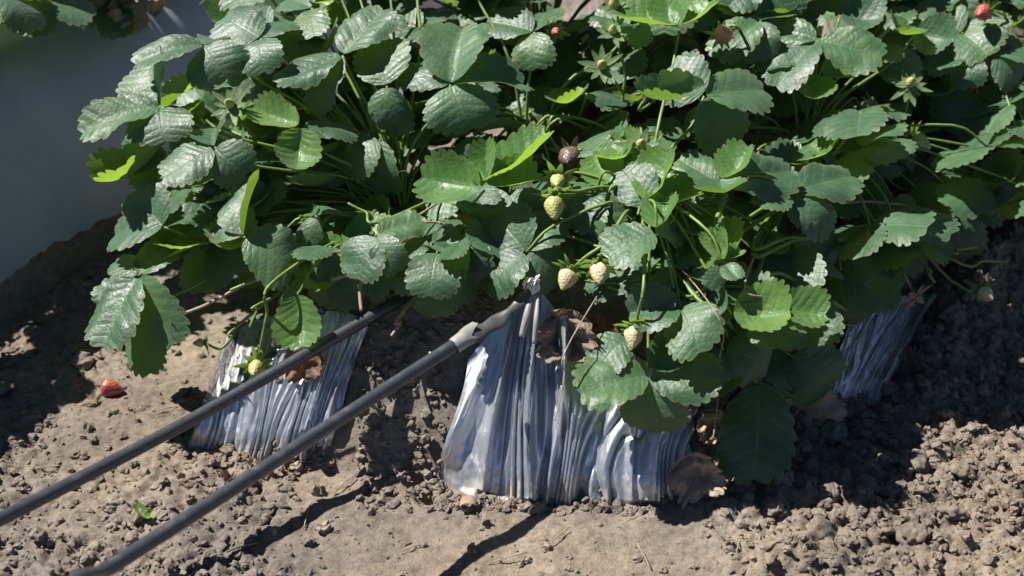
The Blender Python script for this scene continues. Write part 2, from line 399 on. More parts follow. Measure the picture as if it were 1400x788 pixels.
def lumpy(Vb, seed, amp):
    r = np.random.default_rng(seed); o = np.zeros(len(Vb))
    for k in range(5):
        d = r.normal(size=3); d /= np.linalg.norm(d); f = 2.0 + 1.7 * k
        o += amp / (1 + .6 * k) * np.sin(f * (Vb @ d) * 1.7 + r.uniform(0, 6))
    return Vb * (1 + o)[:, None]
protos1 = [lumpy(I1V, 50 + i, .26) for i in range(14)]
protos0 = [lumpy(ico(0)[0], 80 + i, .26) for i in range(14)]; I0F = ico(0)[1]
def scatter(n, lo, hi, seed, dens=True):
    r = np.random.default_rng(seed); x = r.uniform(-.9, .95, n); y = r.uniform(-.19, .7, n)
    m = lump_mask(x, y); hb = base_h(x, y)
    keep = (r.uniform(size=n) < (.10 + .90 * m)) & (nb_q(x, y) < -.01) & ((hb < .2) | (r.uniform(size=n) < .3))
    x, y = x[keep], y[keep]; s = lo * (hi / lo) ** (r.uniform(size=len(x)) ** 2.2)
    return x, y, s, r
x, y, s, r = scatter(30000, .0012, .0070, 3)
ex_ = [hit(r.uniform(a, b, n), r.uniform(c, d, n)) for a, b, c, d, n in ((488, 606, 440, 700, 380), (600, 720, 400, 470, 120), (600, 910, 684, 699, 330), (252, 455, 612, 640, 240), (1120, 1400, 420, 720, 900))]
ex_ = np.concatenate(ex_); ex_ = ex_[(ex_[:, 0] < .95) & (nb_q(ex_[:, 0], ex_[:, 1]) < 0)]
x = np.concatenate([x, ex_[:, 0]]); y = np.concatenate([y, ex_[:, 1]]); s = np.concatenate([s, .0016 * 4.6 ** (r.uniform(size=len(ex_)) ** 1.8)])
z = ground_h(x, y) + s * .25
Vs, Fs = [], []; off = 0
for i in range(len(x)):
    a = r.uniform(0, 6.28); ca, sa = math.cos(a), math.sin(a)
    sc = s[i] * r.uniform(.75, 1.25, 3); v = (protos1 if s[i] > .0035 else protos0)[i % 14] * sc
    v = np.stack([v[:, 0] * ca - v[:, 1] * sa, v[:, 0] * sa + v[:, 1] * ca, v[:, 2] * .8], -1) + (x[i], y[i], z[i])
    Vs.append(v); Fs.append((I1F if s[i] > .0035 else I0F) + off); off += len(v)
crumbs = obj('soil_crumbs', mesh_np('soil_crumbs', np.concatenate(Vs), np.concatenate(Fs), M['clod'], smooth=False))
crumbs['kind'] = 'stuff'; crumbs['label'] = 'dry soil crumbs strewn over the furrow'; crumbs['category'] = 'soil'
clod_me = [mesh_np('clod', lumpy(I3V, 200 + i, .15) * (1, 1, .8), I3F, M['clod']) for i in range(10)]
x, y, s, r = scatter(520, .007, .021, 9)
vis = [i for i in range(len(x)) if -.2 < y[i] < .55 and (.12 < x[i] or y[i] < .05 or r.uniform() < .35)]
for i in vis[:210]:
    o = obj('soil_clod', clod_me[i % 10], loc=(x[i], y[i], soil_z(x[i], y[i]) + s[i] * .3))
    q = s[i]; o.scale = (q * r.uniform(.8, 1.25), q * r.uniform(.8, 1.2), q * r.uniform(.7, 1)); o.rotation_euler = (r.uniform(-.5, .5), r.uniform(-.5, .5), r.uniform(0, 6.28))
    tag(o, 'loose dry grey-brown soil clod lying on the furrow ground', 'soil clod', 'loose soil clods')

# ------------------------------------------------------------------ plastic mulch sheets
def curve_px(pts, n):
    u = np.array([p[0] for p in pts]); return lambda t: (np.interp(t, u, [p[1] for p in pts]), np.interp(t, u, [p[2] for p in pts]))
def sheet(name, bot, top, nu, nv, folds, seed, lift=None, off=.016, amp=1.0, m='plastic', wrinkle=.0022, pleats=25, pl_all=0.0):
    r = np.random.default_rng(seed); B = curve_px(bot, nu); T = curve_px(top, nu)
    u = np.linspace(0, 1, nu)[None, :].repeat(nv, 0); v = np.linspace(0, 1, nv)[:, None].repeat(nu, 1)     # v 0 top, 1 foot
    ju = u + .012 * np.sin(v * 5 + u * 9)
    bx, by = B(np.clip(ju, 0, 1)); tx, ty = T(np.clip(ju, 0, 1))
    px = tx * (1 - v) + bx * v; py = ty * (1 - v) + by * v
    P = hit(px, py, off * (1 - .9 * sstep(.8, 1, v)))
    k = np.array([[1, 2, 4, 2, 1]]) / 10.0
    N = np.cross(np.gradient(P, axis=1), np.gradient(P, axis=0)); N /= np.linalg.norm(N, axis=2, keepdims=True) + 1e-9
    N = np.where(N[..., 1:2] > .3, -N, N)
    h = np.zeros_like(u)
    for i in range(folds):
        uk = r.uniform(-.02, 1.02); big = r.uniform() < .3; w = r.uniform(.022, .045) if big else r.uniform(.012, .024); a = (r.uniform(.9, 1.7) if big else r.uniform(.15, .75)) * (1 if r.uniform() < .72 else -.6)
        c = uk + r.normal() * .05 * (v - .6) + .006 * np.sin(v * r.uniform(3, 9) + r.uniform(0, 6))
        e = (u - c) / w; prof = np.where(e < 0, np.exp(-(e * 1.0) ** 2), np.exp(-(e * r.uniform(1.2, 2.2)) ** 2))
        env = sstep(r.uniform(-.3, .15), r.uniform(.2, .5), v) if r.uniform() < .5 else 1 - .6 * sstep(.5, 1.2, v)
        h += a * prof * env
    ph = u * pleats + 4.6 * vnoise(u, v * .16, 8, seed + 2) + .5 * np.sin(v * 3 + u * 20); cell = hsh(np.floor(ph), np.floor(ph) * 0, seed + 8)
    rd = np.abs(np.sin(np.pi * ph)) ** .75                                   # rounded pleats with sharp valleys
    h += (.2 + 1.1 * cell) * .85 * (rd - .55) * sstep(.0, .35, v + .15 * cell) * sstep(.22, .5, u + .15 * cell + pl_all)
    h = h * .0105 * amp; h = np.where(h < 0, -.010 * np.tanh(-h / .010), h)
    h += wrinkle * 4 * (fbm(u * 3.0, v * .5, 6, seed, 3)) + wrinkle * 1.5 * fbm(u * 2, v * 1.4, 5, seed + 4, 3)
    if lift is not None: P = P + lift(u, v)
    P = P + N * h[..., None]
    P[..., 2] -= .012 * sstep(.97, 1.0, v)
    V = P.reshape(-1, 3); me = mesh_np(name, V, grid_faces(nv, nu), M[m])
    o = obj(name, me); return o
def lift_c(u, v):
    g = np.exp(-((u - .30) / .16) ** 2) * (1 - v) ** 2.0
    bil = np.exp(-((u - .03) / .05) ** 2) * np.exp(-((v - .55) / .3) ** 2)
    out = np.zeros(u.shape + (3,)); out[..., 2] = .018 * g; out[..., 1] = -.012 * g - .022 * bil; out[..., 0] = -.008 * bil
    return out
s1 = sheet('plastic_mulch', *SHEETS[0], 620, 120, 17, 5, lift_c, amp=1.0)
tag(s1, 'pleated silver plastic mulch gathered to the wire tie at the bed end', 'plastic mulch')
s2 = sheet('plastic_mulch', *SHEETS[1], 320, 90, 9, 12, amp=.7, pleats=13, pl_all=1)
tag(s2, 'leaf-shaded silver plastic mulch behind the upper black pipe', 'plastic mulch')
s3 = sheet('plastic_mulch', *SHEETS[2], 200, 80, 4, 21, amp=.4, pleats=3, pl_all=1)
tag(s3, 'bluish silver plastic strip on the shaded right side of the bed', 'plastic mulch')
# the neighbouring bed's smooth sheet
sv = np.linspace(-1.4, 5.0, 260); qv = np.linspace(.0, .95, 70)
SS, QQ = np.meshgrid(sv, qv)
QQ2 = QQ + .012 * np.sin(SS * 7) * (1 - QQ) + .02 * fbm(SS, QQ * 0, 4, 9, 3)
NX = NB0[0] + SS * ROW[0] - QQ2 * ROW[1]; NY = NB0[1] + SS * ROW[1] + QQ2 * ROW[0]
NZ = nb_h(NX, NY) + .008 + .010 * fbm(SS * .6, QQ, 5, 31, 4) + .004 * np.maximum(0, np.sin(SS * 16 + 3 * fbm(SS, QQ, 3, 8, 3) * 6)) * sstep(0, .1, QQ)
NZ = np.where(QQ < .012, NZ - .03, NZ)
s4 = obj('plastic_mulch', mesh_np('plastic_mulch', np.stack([NX, NY, NZ], -1).reshape(-1, 3), grid_faces(len(qv), len(sv)), M['plastic_shaded']))
tag(s4, 'smooth shade-toned plastic over the neighbouring bed at left', 'plastic mulch')

# ------------------------------------------------------------------ drip pipes
def pipe(path, rad, label, extra=None):
    p0 = Vector(path[0]); e = empty('drip_pipe', p0)
    tag(e, label, 'pipe', 'black irrigation pipes')
    V, Fq = tube(bez(path, 110), rad, 24, p0, True)
    obj('tube', mesh_py('tube', V, Fq, M['pipe']), e)
    return e
pa = [at_y(604, 372, .27), at_y(560, 402, .19), at_y(430, 478, .098), at_y(240, 586, -.035), at_y(0, 710, -.215), at_y(-190, 800, -.36), Vector((-1.05, -.62, .10)), Vector((-1.5, -.98, .02)), Vector((-2.0, -1.4, .012))]
pipe1 = pipe(pa, .0079, 'upper black poly pipe running into the leaves above the left plastic')
pb = [at_y(642, 460, .075), at_y(615, 476, .045), at_y(480, 563, -.065), at_y(300, 680, -.215), at_y(150, 776, -.33), at_y(10, 862, -.47), Vector((-.86, -.86, .11)), Vector((-1.25, -1.28, .02)), Vector((-1.7, -1.75, .012))]
pipe2 = pipe(pb, .0080, 'lower black poly pipe joined to the wire-tied sheet')
o2 = Vector(pb[0])
# grey sleeve pushed over the pipe end (a collar flaring to a torn tongue), black flat tape on to the knot, wire tie
KN = at_y(727, 396, .13)
def loft(rings, m, name, parent, origin):
    n = len(rings[0]); V = [p - origin for rg in rings for p in rg]
    return obj(name, mesh_py(name, V, grid_faces(len(rings), n, True).tolist(), m), parent)
ax = (KN - at_y(622, 472, .053)).normalized(); side = ax.cross(Vector((0, -.5, .85))).normalized(); nrm = side.cross(ax).normalized()
if nrm.z < 0: nrm = -nrm
def ring(c, a, b, k=20, jag=0, sd=0):
    rr = random.Random(sd)
    return [c + side * (a * math.cos(2 * math.pi * i / k)) + nrm * (b * math.sin(2 * math.pi * i / k)) + ax * (jag * rr.uniform(-1, 1)) for i in range(k)]
c0 = at_y(620, 474, .050)
L0 = (KN - c0).length
loft([ring(c0, .0096, .0096), ring(c0 + ax * .003, .0102, .0102), ring(c0 + ax * .014, .0106, .0100), ring(c0 + ax * .024, .0125, .0075), ring(c0 + ax * .034, .013, .0050, 20, .010, 4)], M['greyfilm'], 'sleeve', pipe2, o2)
tape = []
for i in range(15):
    t = i / 14; c = c0 + ax * (.022 + (L0 - .022) * t) + Vector((0, 0, -.010 * math.sin(t * math.pi)))
    w = .0125 * (1 - .62 * t) + .002 * math.sin(t * 17); tape.append(ring(c, w, .0052 - .002 * t + .0012 * math.sin(t * 23)))
loft(tape, M['blackfilm'], 'flat_tape', pipe2, o2)
for (dx, dy2, ln, w, tw, mm) in ((0, -.004, .055, .0055, .0, 'greyfilm'), (.008, -.008, .06, .0042, .01, 'greyfilm')):
    a = KN + Vector((dx, dy2, -.004)); dirv = Vector((dx * 1.5 - .035 + tw, -.10, -.115)).normalized()
    path = bez([a, a + dirv * ln * .5 + Vector((0, -.006, .004)), a + dirv * ln], 12)
    V, Fq = tube(path, lambda t, w=w: w * (.45 + .55 * math.sin(min(1, t * 1.6) * math.pi / 2)) * (1 - .25 * t), 10, o2)
    obj('rolled_film', mesh_py('rolled_film', V, Fq, M[mm]), pipe2)
rr = random.Random(3)
wp = []
for i in range(46):
    w = i * 1.15; wp.append(KN + side * (.0058 * math.cos(w)) + nrm * (.0058 * math.sin(w)) + ax * (-.004 + i * .0002))
for i in range(26):
    wp.append(KN + Vector((rr.uniform(-.011, .011), rr.uniform(-.008, .006), rr.uniform(.0, .018))))
V, Fq = tube(bez(wp, 300), .0013, 5, o2); obj('wire_tie', mesh_py('wire_tie', V, Fq, M['wire']), pipe2)
for sgn, ph in ((1, 0.),):
    wp = [at_y(590, 489, .04) + Vector((.004 * rr.uniform(-1, 1), -.004, .002 + .010 * k / 6 + .003 * rr.uniform(-1, 1))) for k in range(7)]
    V, Fq = tube(bez(wp, 30), .0009, 5, o2); obj('wire_end', mesh_py('wire_end', V, Fq, M['wire']), pipe2)

# ------------------------------------------------------------------ strawberry leaflets
TEETH = 9
def leaflet_mesh(name, m, seed, fold=.18, curl=.25, edge=.10, wav=.03, cup=0.0, rib=.016, ratio=.88, crumple=0.0):
    r = np.random.default_rng(seed); nt = TEETH * 4 + 1; nc = 7
    t = np.linspace(0, 1, nt)[:, None]
    ye = .5 - .5 * np.cos(np.pi * t ** .95); xe = ratio / 2 * np.sin(np.pi * t ** 1.16) ** .68
    mid = (.5 - .5 * np.cos(np.pi * t ** 1.5)) * .985
    ph = (t * TEETH) % 1; tooth = np.sin(np.pi * ph) ** .7 * sstep(.16, .3, t) * (1 - .35 * sstep(.9, 1, t))
    dt = .052 * tooth
    nx = np.sin(np.clip(t, 0, 1) * np.pi * .5 + .2 * 0 + np.pi / 2 * (1 - t)) ; 
    ox = np.cos((t - .5) * np.pi * .9); oy = np.sin((t - .42) * np.pi * .9)
    V = []; UV = []
    cols = list(range(-(nc - 1), nc))
    X = np.zeros((nt, len(cols))); Y = X.copy(); Z = X.copy(); UU = X.copy(); VV = X.copy()
    for j, c in enumerate(cols):
        u = abs(c) / (nc - 1); sg = 1 if c >= 0 else -1; u2 = u ** .9
        x = u2 * xe[:, 0]; y = mid[:, 0] * (1 - u2) + ye[:, 0] * u2 + .02 * np.sin(u2 * np.pi) * np.sin(np.pi * t[:, 0])
        x = x + dt[:, 0] * ox[:, 0] * u ** 6; y = y + (dt[:, 0] * (oy[:, 0] + .35)) * u ** 6
        X[:, j] = sg * x; Y[:, j] = y; UU[:, j] = u * sg; VV[:, j] = t[:, 0]
        z = -rib * np.cos(2 * np.pi * (ph[:, 0] - .5)) * np.sin(np.pi * min(1, u * .92)) ** .7 * np.sin(np.pi * t[:, 0]) ** .4
        Z[:, j] = z
    ax_ = np.abs(X)
    Z += fold * ax_ * (1 - .35 * Y) - edge * (ax_ / (ratio / 2)) ** 2.6 * .5
    Z += wav * np.sin(r.uniform(4, 8) * Y + r.uniform(0, 6) + 1.5 * np.sign(X)) * (ax_ / (ratio / 2)) ** 1.5
    Z += wav * 1.6 * (vnoise(X + 5, Y + seed, 4.0, seed) - .5) * (ax_ * 2 + .25)
    if crumple: Z += crumple * fbm(X + 3, Y + seed, 3.6, seed, 4); X = X + crumple * .35 * fbm(X + 9, Y + seed, 3, seed + 2, 3)
    Z += cup * ((Y - .5) ** 2 + X ** 2 * 1.4) * 1.3
    X = X * (1 + .10 * r.normal() * np.sign(X) * .6) + .05 * r.normal() * Y ** 2
    # bend along the midrib: circular arc, tip goes down
    if abs(curl) > 1e-3:
        th = Y * curl; Yb = np.sin(th) / curl - Z * np.sin(th) * 0; Zb = -(1 - np.cos(th)) / curl
        Y2 = Yb + Z * np.sin(th); Z2 = Zb + Z * np.cos(th); Y, Z = Y2, Z2
    P = np.stack([X, Y, Z], -1).reshape(-1, 3); uv = np.stack([UU, VV], -1).reshape(-1, 2)
    return mesh_np(name, P, grid_faces(nt, len(cols)), m, uv)
LV = {}
def variants(key, m, n, s0, **kw):
    LV[key] = []
    for i in range(n):
        r = random.Random(s0 + i); a = dict(fold=r.uniform(.05, .35), curl=r.uniform(.05, .65), edge=r.uniform(.02, .2), wav=r.uniform(.02, .05), rib=r.uniform(.002, .006), ratio=r.uniform(.88, 1.0))
        a.update({k: r.uniform(*v) for k, v in kw.items()})
        LV[key].append(leaflet_mesh('leaflet', M[m], s0 + i, **a))
variants('m', 'leaf', 12, 100)
variants('f', 'leaf', 6, 150, fold=(.5, .9), curl=(.1, .5))
variants('d', 'leaf', 6, 170, curl=(.8, 1.3), fold=(-.05, .2))
variants('c', 'leaf', 5, 190, cup=(.35, .6), fold=(.2, .4), curl=(-.3, .0))
variants('y', 'young_backlit', 8, 220, cup=(.2, .5), fold=(.2, .55), curl=(-.25, .25), rib=(.005, .010))
variants('x', 'deadleaf', 5, 260, cup=(-.5, .9), fold=(.2, .9), wav=(.08, .14), curl=(-.6, .9), crumple=(.9, 1.3))
variants('r', 'redleaf', 3, 280, curl=(.3, .9), crumple=(.35, .6), fold=(.3, .7))

# ------------------------------------------------------------------ plants
def canopy_y(px, py):
    """how far back the leaf canopy's surface stands for a spot of the photograph"""
    if py > 430 and 560 < px < 1150: return float(hit([px], [py])[0][1]) - .045
    f = max(-.12, (440 - py) / 440)
    a = np.interp(px, [120, 300, 450, 700, 950, 1080, 1200, 1400], [.27, .18, .14, .12, .09, .13, .27, .40])
    b = np.interp(px, [120, 300, 450, 700, 950, 1080, 1200, 1400], [.19, .28, .35, .40, .43, .42, .34, .28])
    return float(a + b * f)
PL = [
    (-.15, .34, 'left-most strawberry plant of the bed end, leaves hanging over the furrow', 0),
    (.03, .42, 'strawberry plant in the middle of the bed above the two pipes', 0),
    (.17, .25, 'strawberry plant with pale berries hanging over the silver pleats', 0),
    (.42, .46, 'strawberry plant on the shaded right side of the bed', 0),
    (.05, .68, 'strawberry plant at the top left of centre, second from the bed end', 0),
    (.35, .70, 'strawberry plant at the top centre with a bright glossy leaf', 0),
    (.68, .82, 'strawberry plant in the upper right corner with red berries', 0),
]
plants = []
for x_, y_, lab, _ in PL:
    e = empty('strawberry_plant', (x_, y_, float(base_h(np.array([x_]), np.array([y_]))[0])))
    tag(e, lab, 'strawberry plant', 'strawberry plants on the bed'); plants.append(e)
    # short woody crown
    V, Fq = tube([Vector((0, 0, -.02)), Vector((0, 0, .015)), Vector((.004, 0, .035))], lambda t: .016 - .007 * t, 9); obj('crown', mesh_py('crown', V, Fq, M['drystem']), e)
def nearest(p, pool=None):
    c = pool or plants
    return min(c, key=lambda e: (e.location.x - p.x) ** 2 + (e.location.y - p.y) ** 2 * .8)
def frame(d, n):
    y = d.normalized(); z = (n - y * n.dot(y)).normalized(); x = y.cross(z); m = Matrix((x, y, z)).transposed(); return m
def petiole(plant, node, n_leaf, dirs, rad=.0021, m='stem', rr=random):
    c = plant.location + Vector((rr.uniform(-.012, .012), rr.uniform(-.012, .012), .03))
    d = node - c
    side_ = -sum(dirs, Vector()) if dirs else Vector()
    back = Vector((-d.x * .22, -d.y * .22, -.035 if node.z > c.z + .05 else .03))
    up = Vector((d.x * .25, d.y * .25, max(.05, d.z * .55)))
    return tube_obj('petiole', [c, c + up, node + back, node], lambda t: rad * (1.15 - .35 * t), M[m], n=12, sides=6, origin=node)
NPREF = Vector((-.27, -.36, .88)).normalized()
def add_leaf(node, lfs, plant=None, key='m', pet='stem', rr=random, size_pet=.0021):
    """node: junction; lfs: list of (dir*length vector, width, normal, variant key)"""
    plant = plant or nearest(node)
    dirs = [v for v, *_ in lfs]
    me = petiole(plant, node, None, dirs, size_pet, pet, rr)
    leaf = obj('leaf', me, plant, node - plant.location)
    for v, w, n, k in lfs:
        L = v.length; m3 = frame(v, n); gap = .0035
        mm = Matrix.Translation(v.normalized() * gap) @ m3.to_4x4() @ Matrix.Diagonal((w / .9, L, L, 1))
        obj('leaflet', rr.choice(LV[k]), leaf, mw=mm)
    return leaf
def px_leaf(node, dy, tips, key='m', nb=None, plant=None, minL=.056, abs_y=None):
    """a leaf read off the photograph: node and tips are pixels; the canopy gives the distance, the leaflet length the tip's depth"""
    y = canopy_y(*node) + dy if abs_y is None else abs_y
    P = at_y(node[0], node[1], y); rr = random.Random(int(node[0] * 7 + node[1] * 13))
    lfs = []
    dcam = depth_of(P)
    for tp in tips:
        tx, ty = tp[0], tp[1]; w_px = tp[2] if len(tp) > 2 else 0; k = tp[3] if len(tp) > 3 and tp[3] else key
        n = Vector(tp[4]) if len(tp) > 4 else (Vector(nb) if nb else NPREF)
        n = (n.normalized() + Vector((rr.uniform(-.16, .16), rr.uniform(-.14, .14), 0))).normalized()
        l = math.hypot(tx - node[0], ty - node[1]) * dcam / F
        L = max(l * 1.06, minL)
        if w_px: L = max(L, w_px * dcam / F * .78)
        d = ray(tx, ty); dz = math.sqrt(max(0, L * L - l * l))
        sgn = 1 if ty < node[1] else -1
        # foreshortening: leaflets lie back into the leaf plane
        v = CAM + d * ((dcam + sgn * dz)) - P
        v = v.normalized() * L
        w = (w_px * 1.07 * dcam / F) if w_px else L * rr.uniform(.9, 1.06)
        lfs.append((v, w, n, k))
    return add_leaf(P, lfs, plant, key, rr=rr)
Z = 2.626
def reg(x0, y0):
    def f(node, dy, tips, key='m', **kw):
        t2 = [(x0 + t[0] / Z, y0 + t[1] / Z, (t[2] / Z if len(t) > 2 and t[2] else 0), *t[3:]) for t in tips]
        return px_leaf((x0 + node[0] / Z, y0 + node[1] / Z), dy, t2, key, **kw)
    return f
LEFT = (-.52, -.42, .75); CAMN = (-.1, -.85, .6); UPN = (-.1, -.15, 1)
A = reg(0, 0); B = reg(350, 0); C = reg(700, 0); D = reg(1000, 0); E = reg(0, 250); Fr = reg(350, 250); G = reg(700, 250); H = reg(1000, 250)
# left group
A((580, 385), -.03, [(312, 415, 150), (520, 210, 190, 'f', LEFT), (560, 450, 205, 'd')])
A((735, 165), -.02, [(505, 172, 120), (765, 250, 200, 'd'), (800, 100, 120)])
A((935, 140), -.02, [(775, 45, 190), (905, 195, 150, 'd'), (1000, 60, 150)])
A((770, 530), -.05, [(605, 610, 165, 'm', LEFT), (765, 435, 130, 'f'), (845, 610, 150, 'd', CAMN)])
A((640, 440), .03, [(450, 500, 140, 'd'), (720, 560, 150, 'd'), (660, 400, 120)])
A((605, 545), .0, [(385, 700, 110, 'y', LEFT), (520, 670, 120, 'y'), (470, 560, 120)])
E((590, 160), -.05, [(362, 150, 160), (470, 30, 170, 'm', LEFT), (795, 65, 105)])
E((875, 195), -.06, [(890, -20, 150, 'f', (-.75, -.4, .5)), (1060, 270, 190, 'd'), (800, 120, 150)])
E((495, 335), -.06, [(590, 215, 140, 'm', LEFT), (365, 555, 190, 'm', (-.5, -.75, .45)), (590, 575, 190, 'm', (-.2, -.8, .5)), (400, 260, 90)])
E((500, 470), -.02, [(528, 672, 120, 'm', CAMN), (350, 360, 120), (420, 560, 100, 'y')])
A((830, 640), .02, [(700, 740, 150, 'd'), (900, 740, 150, 'd'), (950, 600, 140)])
Fr((150, 405), -.03, [(165, 575, 150, 'y', CAMN), (60, 330, 110, 'd')])
Fr((265, 230), -.01, [(250, 450, 140, 'd', CAMN), (330, 440, 120, 'd', CAMN), (180, 240, 120)])
# centre left
B((310, 200), -.03, [(455, 25, 170, 'm'), (92, 280, 140, 'm', LEFT), (170, 362, 130, 'd'), ])
B((470, 310), -.03, [(430, 130, 190, 'm', CAMN), (430, 468, 110, 'd'), (505, 478, 110, 'd')])
B((700, 305), -.05, [(730, 65, 215, 'f', (-.15, -.8, .55)), (955, 250, 190, 'f'), (740, 425, 230, 'd'), (505, 225, 120)])
B((165, 465), -.03, [(-5, 390, 110, 'y'), (338, 440, 120, 'm'), (140, 628, 140, 'y', CAMN)])
B((445, 500), .0, [(415, 690, 125, 'd', LEFT), (300, 560, 150, 'd')])
B((820, 685), -.07, [(608, 640, 170, 'y', LEFT), (1040, 500, 150, 'y', LEFT), (1000, 640, 130, 'y'), (830, 520, 90, 'y')])
B((1000, 115), -.01, [(830, 60, 150), (1045, 20, 160), (960, 200, 140, 'd')])
B((600, 100), .02, [(520, 160, 110), (640, 20, 150), (480, 60, 120)])
B((480, 50), .05, [(380, 10, 130), (560, -40, 140), (470, 130, 120)])
B((260, 520), .04, [(350, 600, 150, 'd'), (250, 640, 130, 'd'), (200, 540, 120)])
B((980, 330), .08, [(1060, 400, 150, 'd'), (930, 420, 150, 'd'), (1000, 300, 120)])
B((60, 100), .02, [(-60, 60, 140), (160, 60, 150), (60, 190, 120, 'd')])
B((200, 30), .02, [(110, -30, 150), (290, -20, 140, 'y'), (190, 110, 120)])
Fr((430, 188), -.05, [(345, 315, 180, 'm', LEFT), (580, 125, 110, 'm'), (480, 280, 110, 'd')])
Fr((640, 320), -.02, [(645, 475, 130, 'd', CAMN), (585, 240, 130), (690, 250, 110)])
Fr((745, 220), -.04, [(750, 368, 140, 'd', LEFT), (690, 260, 90)])
Fr((970, 250), -.04, [(860, 110, 190, 'm', LEFT), (815, 350, 170, 'd'), (1105, 320, 160, 'd'), (1050, 110, 150)])
Fr((215, 120), -.01, [(145, 245, 90, 'd'), (170, 90, 70), (320, 60, 110, 'd')])
# centre right
C((600, 112), -.04, [(390, 50, 160, 'y', UPN), (540, 0, 120, 'y', CAMN), (715, 20, 150, 'y', (-.5, -.3, .8))])
C((430, 90), .01, [(305, 45, 110), (460, 130, 90)])
C((690, 345), -.05, [(555, 245, 190, 'm', LEFT), (920, 300, 190, 'm'), (430, 365, 110, 'c'), (800, 515, 180, 'd')])
C((890, 75), .0, [(735, 195, 150, 'm'), (960, 30, 150), (900, 190, 120, 'd')])
C((750, 665), -.06, [(870, 560, 130, 'y', LEFT), (1018, 590, 170, 'm', LEFT), (612, 570, 120, 'm'), (765, 715, 160, 'c')])
C((490, 742), -.05, [(400, 600, 150, 'm', CAMN), (590, 570, 150, 'y', LEFT), (650, 690, 140, 'y')])
C((300, 560), -.01, [(260, 480, 140, 'm'), (410, 590, 110, 'y', UPN), (340, 660, 130, 'y')])
C((460, 570), .0, [(410, 500, 90, 'y'), (560, 480, 110), (420, 640, 110, 'm')])
G((520, 185), -.07, [(345, 230, 180, 'm', LEFT), (560, 60, 120, 'y'), (610, 160, 100, 'm', CAMN)])
G((300, 40), -.03, [(330, 170, 170, 'm', LEFT), (250, 130, 130, 'd'), (390, 20, 100)])
G((490, 690), -.015, [(258, 740, 190, 'm', LEFT), (480, 895, 210, 'd', LEFT), (640, 590, 150, 'c'), (720, 700, 170, 'm', LEFT)])
G((420, 560), .0, [(300, 620, 150, 'd'), (440, 460, 90)])
G((760, 600), -.03, [(690, 700, 160, 'd', CAMN), (930, 640, 180, 'd', CAMN), (700, 560, 110)])
G((880, 720), -.04, [(900, 1035, 240, 'm', CAMN), (1000, 700, 160)], minL=.075)
G((1000, 620), -.02, [(1150, 730, 200, 'd', CAMN), (850, 640, 140, 'd'), (1050, 560, 130)])
G((760, 290), -.06, [(700, 190, 60, 'y'), (820, 250, 60, 'y'), (720, 370, 70, 'm', CAMN), (800, 330, 70, 'm'), (745, 180, 50, 'y')], minL=.03)
G((580, 380), -.03, [(530, 440, 80, 'd'), (520, 330, 80)], minL=.03)
# right group
D((310, 145), -.03, [(138, 95, 110), (140, 285, 170, 'm', LEFT), (518, 185, 160, 'm')])
D((320, 292), .0, [(112, 285, 130, 'c'), (475, 252, 110, 'y'), (280, 360, 120, 'y')])
D((600, 160), .0, [(615, 292, 120, 'd'), (525, 190, 110), (680, 120, 120)])
D((660, 120), -.02, [(560, 130, 130, 'y'), (775, 150, 130, 'c', CAMN), (650, 20, 150, 'm')])
D((830, 120), .0, [(720, 30, 150, 'm'), (905, 170, 170, 'm', CAMN), (760, 190, 140, 'd')])
D((840, 200), -.01, [(695, 235, 110), (930, 180, 120), (850, 260, 110, 'd')])
D((935, 195), -.04, [(880, 60, 170, 'm', LEFT), (1060, 130, 190, 'm'), (1060, 240, 150, 'd')])
D((880, 330), .0, [(1045, 350, 100, 'm', UPN), (820, 300, 90), (790, 460, 190, 'd', CAMN)])
D((390, 60), .02, [(270, 20, 140), (525, 80, 130, 'c'), (430, -40, 150)])
D((90, 60), .02, [(-20, 30, 130, 'c'), (190, 50, 120, 'c'), (80, -30, 140)])
D((560, 40), .03, [(480, -10, 120, 'y'), (620, 60, 110, 'm'), (560, -60, 130)])
D((215, 695), -.05, [(445, 605, 160, 'm', LEFT), (130, 640, 110), (300, 770, 120, 'd')])
D((700, 560), .08, [(600, 720, 190, 'd', CAMN), (850, 600, 190, 'd', CAMN), (720, 760, 170, 'd', CAMN)])
D((1010, 560), .04, [(1000, 730, 170, 'd', CAMN), (1070, 500, 150), (960, 450, 140)])
D((330, 420), .10, [(310, 545, 150, 'd', CAMN), (380, 340, 130)])
H((200, 50), -.05, [(375, 125, 140, 'd'), (120, 60, 110), (330, 20, 110)])
H((660, 130), .03, [(560, 300, 200, 'd', CAMN), (480, 150, 150, 'd'), (690, 60, 130)])
H((800, 100), .02, [(850, 260, 190, 'd', CAMN), (760, 230, 150, 'd', CAMN), (900, 60, 150)])
# leaf mass between and behind the ones above: lower, deeper, seen through the gaps
fr = random.Random(21)
def fill(px, py, dy, size=1.0, key=None, plant=None, P=None, back=False):
    P = at_y(px, py, canopy_y(px, py) + dy) if P is None else P; az = fr.uniform(0, 6.28); lfs = []
    tilt = fr.uniform(0, .35)
    for k in range(3):
        a = az + (k - 1) * fr.uniform(1.3, 1.75); L = fr.uniform(.058, .082) * size
        d = Vector((math.cos(a), math.sin(a), fr.uniform(-.45, .15))).normalized() * L
        n = Vector((-.24 + fr.uniform(-.35, .35), -.32 + fr.uniform(-.35, .35), 1)).normalized()
        if back: n = Vector((-.35 + fr.uniform(-.2, .2), .22 + fr.uniform(-.2, .2), .9)).normalized(); d = (d - n * d.dot(n) * .8).normalized() * L  # tilted edge-on to the view, shaped to block the sun
        lfs.append((d, L * fr.uniform(.9, 1.05), n, key or fr.choice('mmmmddcfyy')))
    add_leaf(P, lfs, plant, rr=fr)
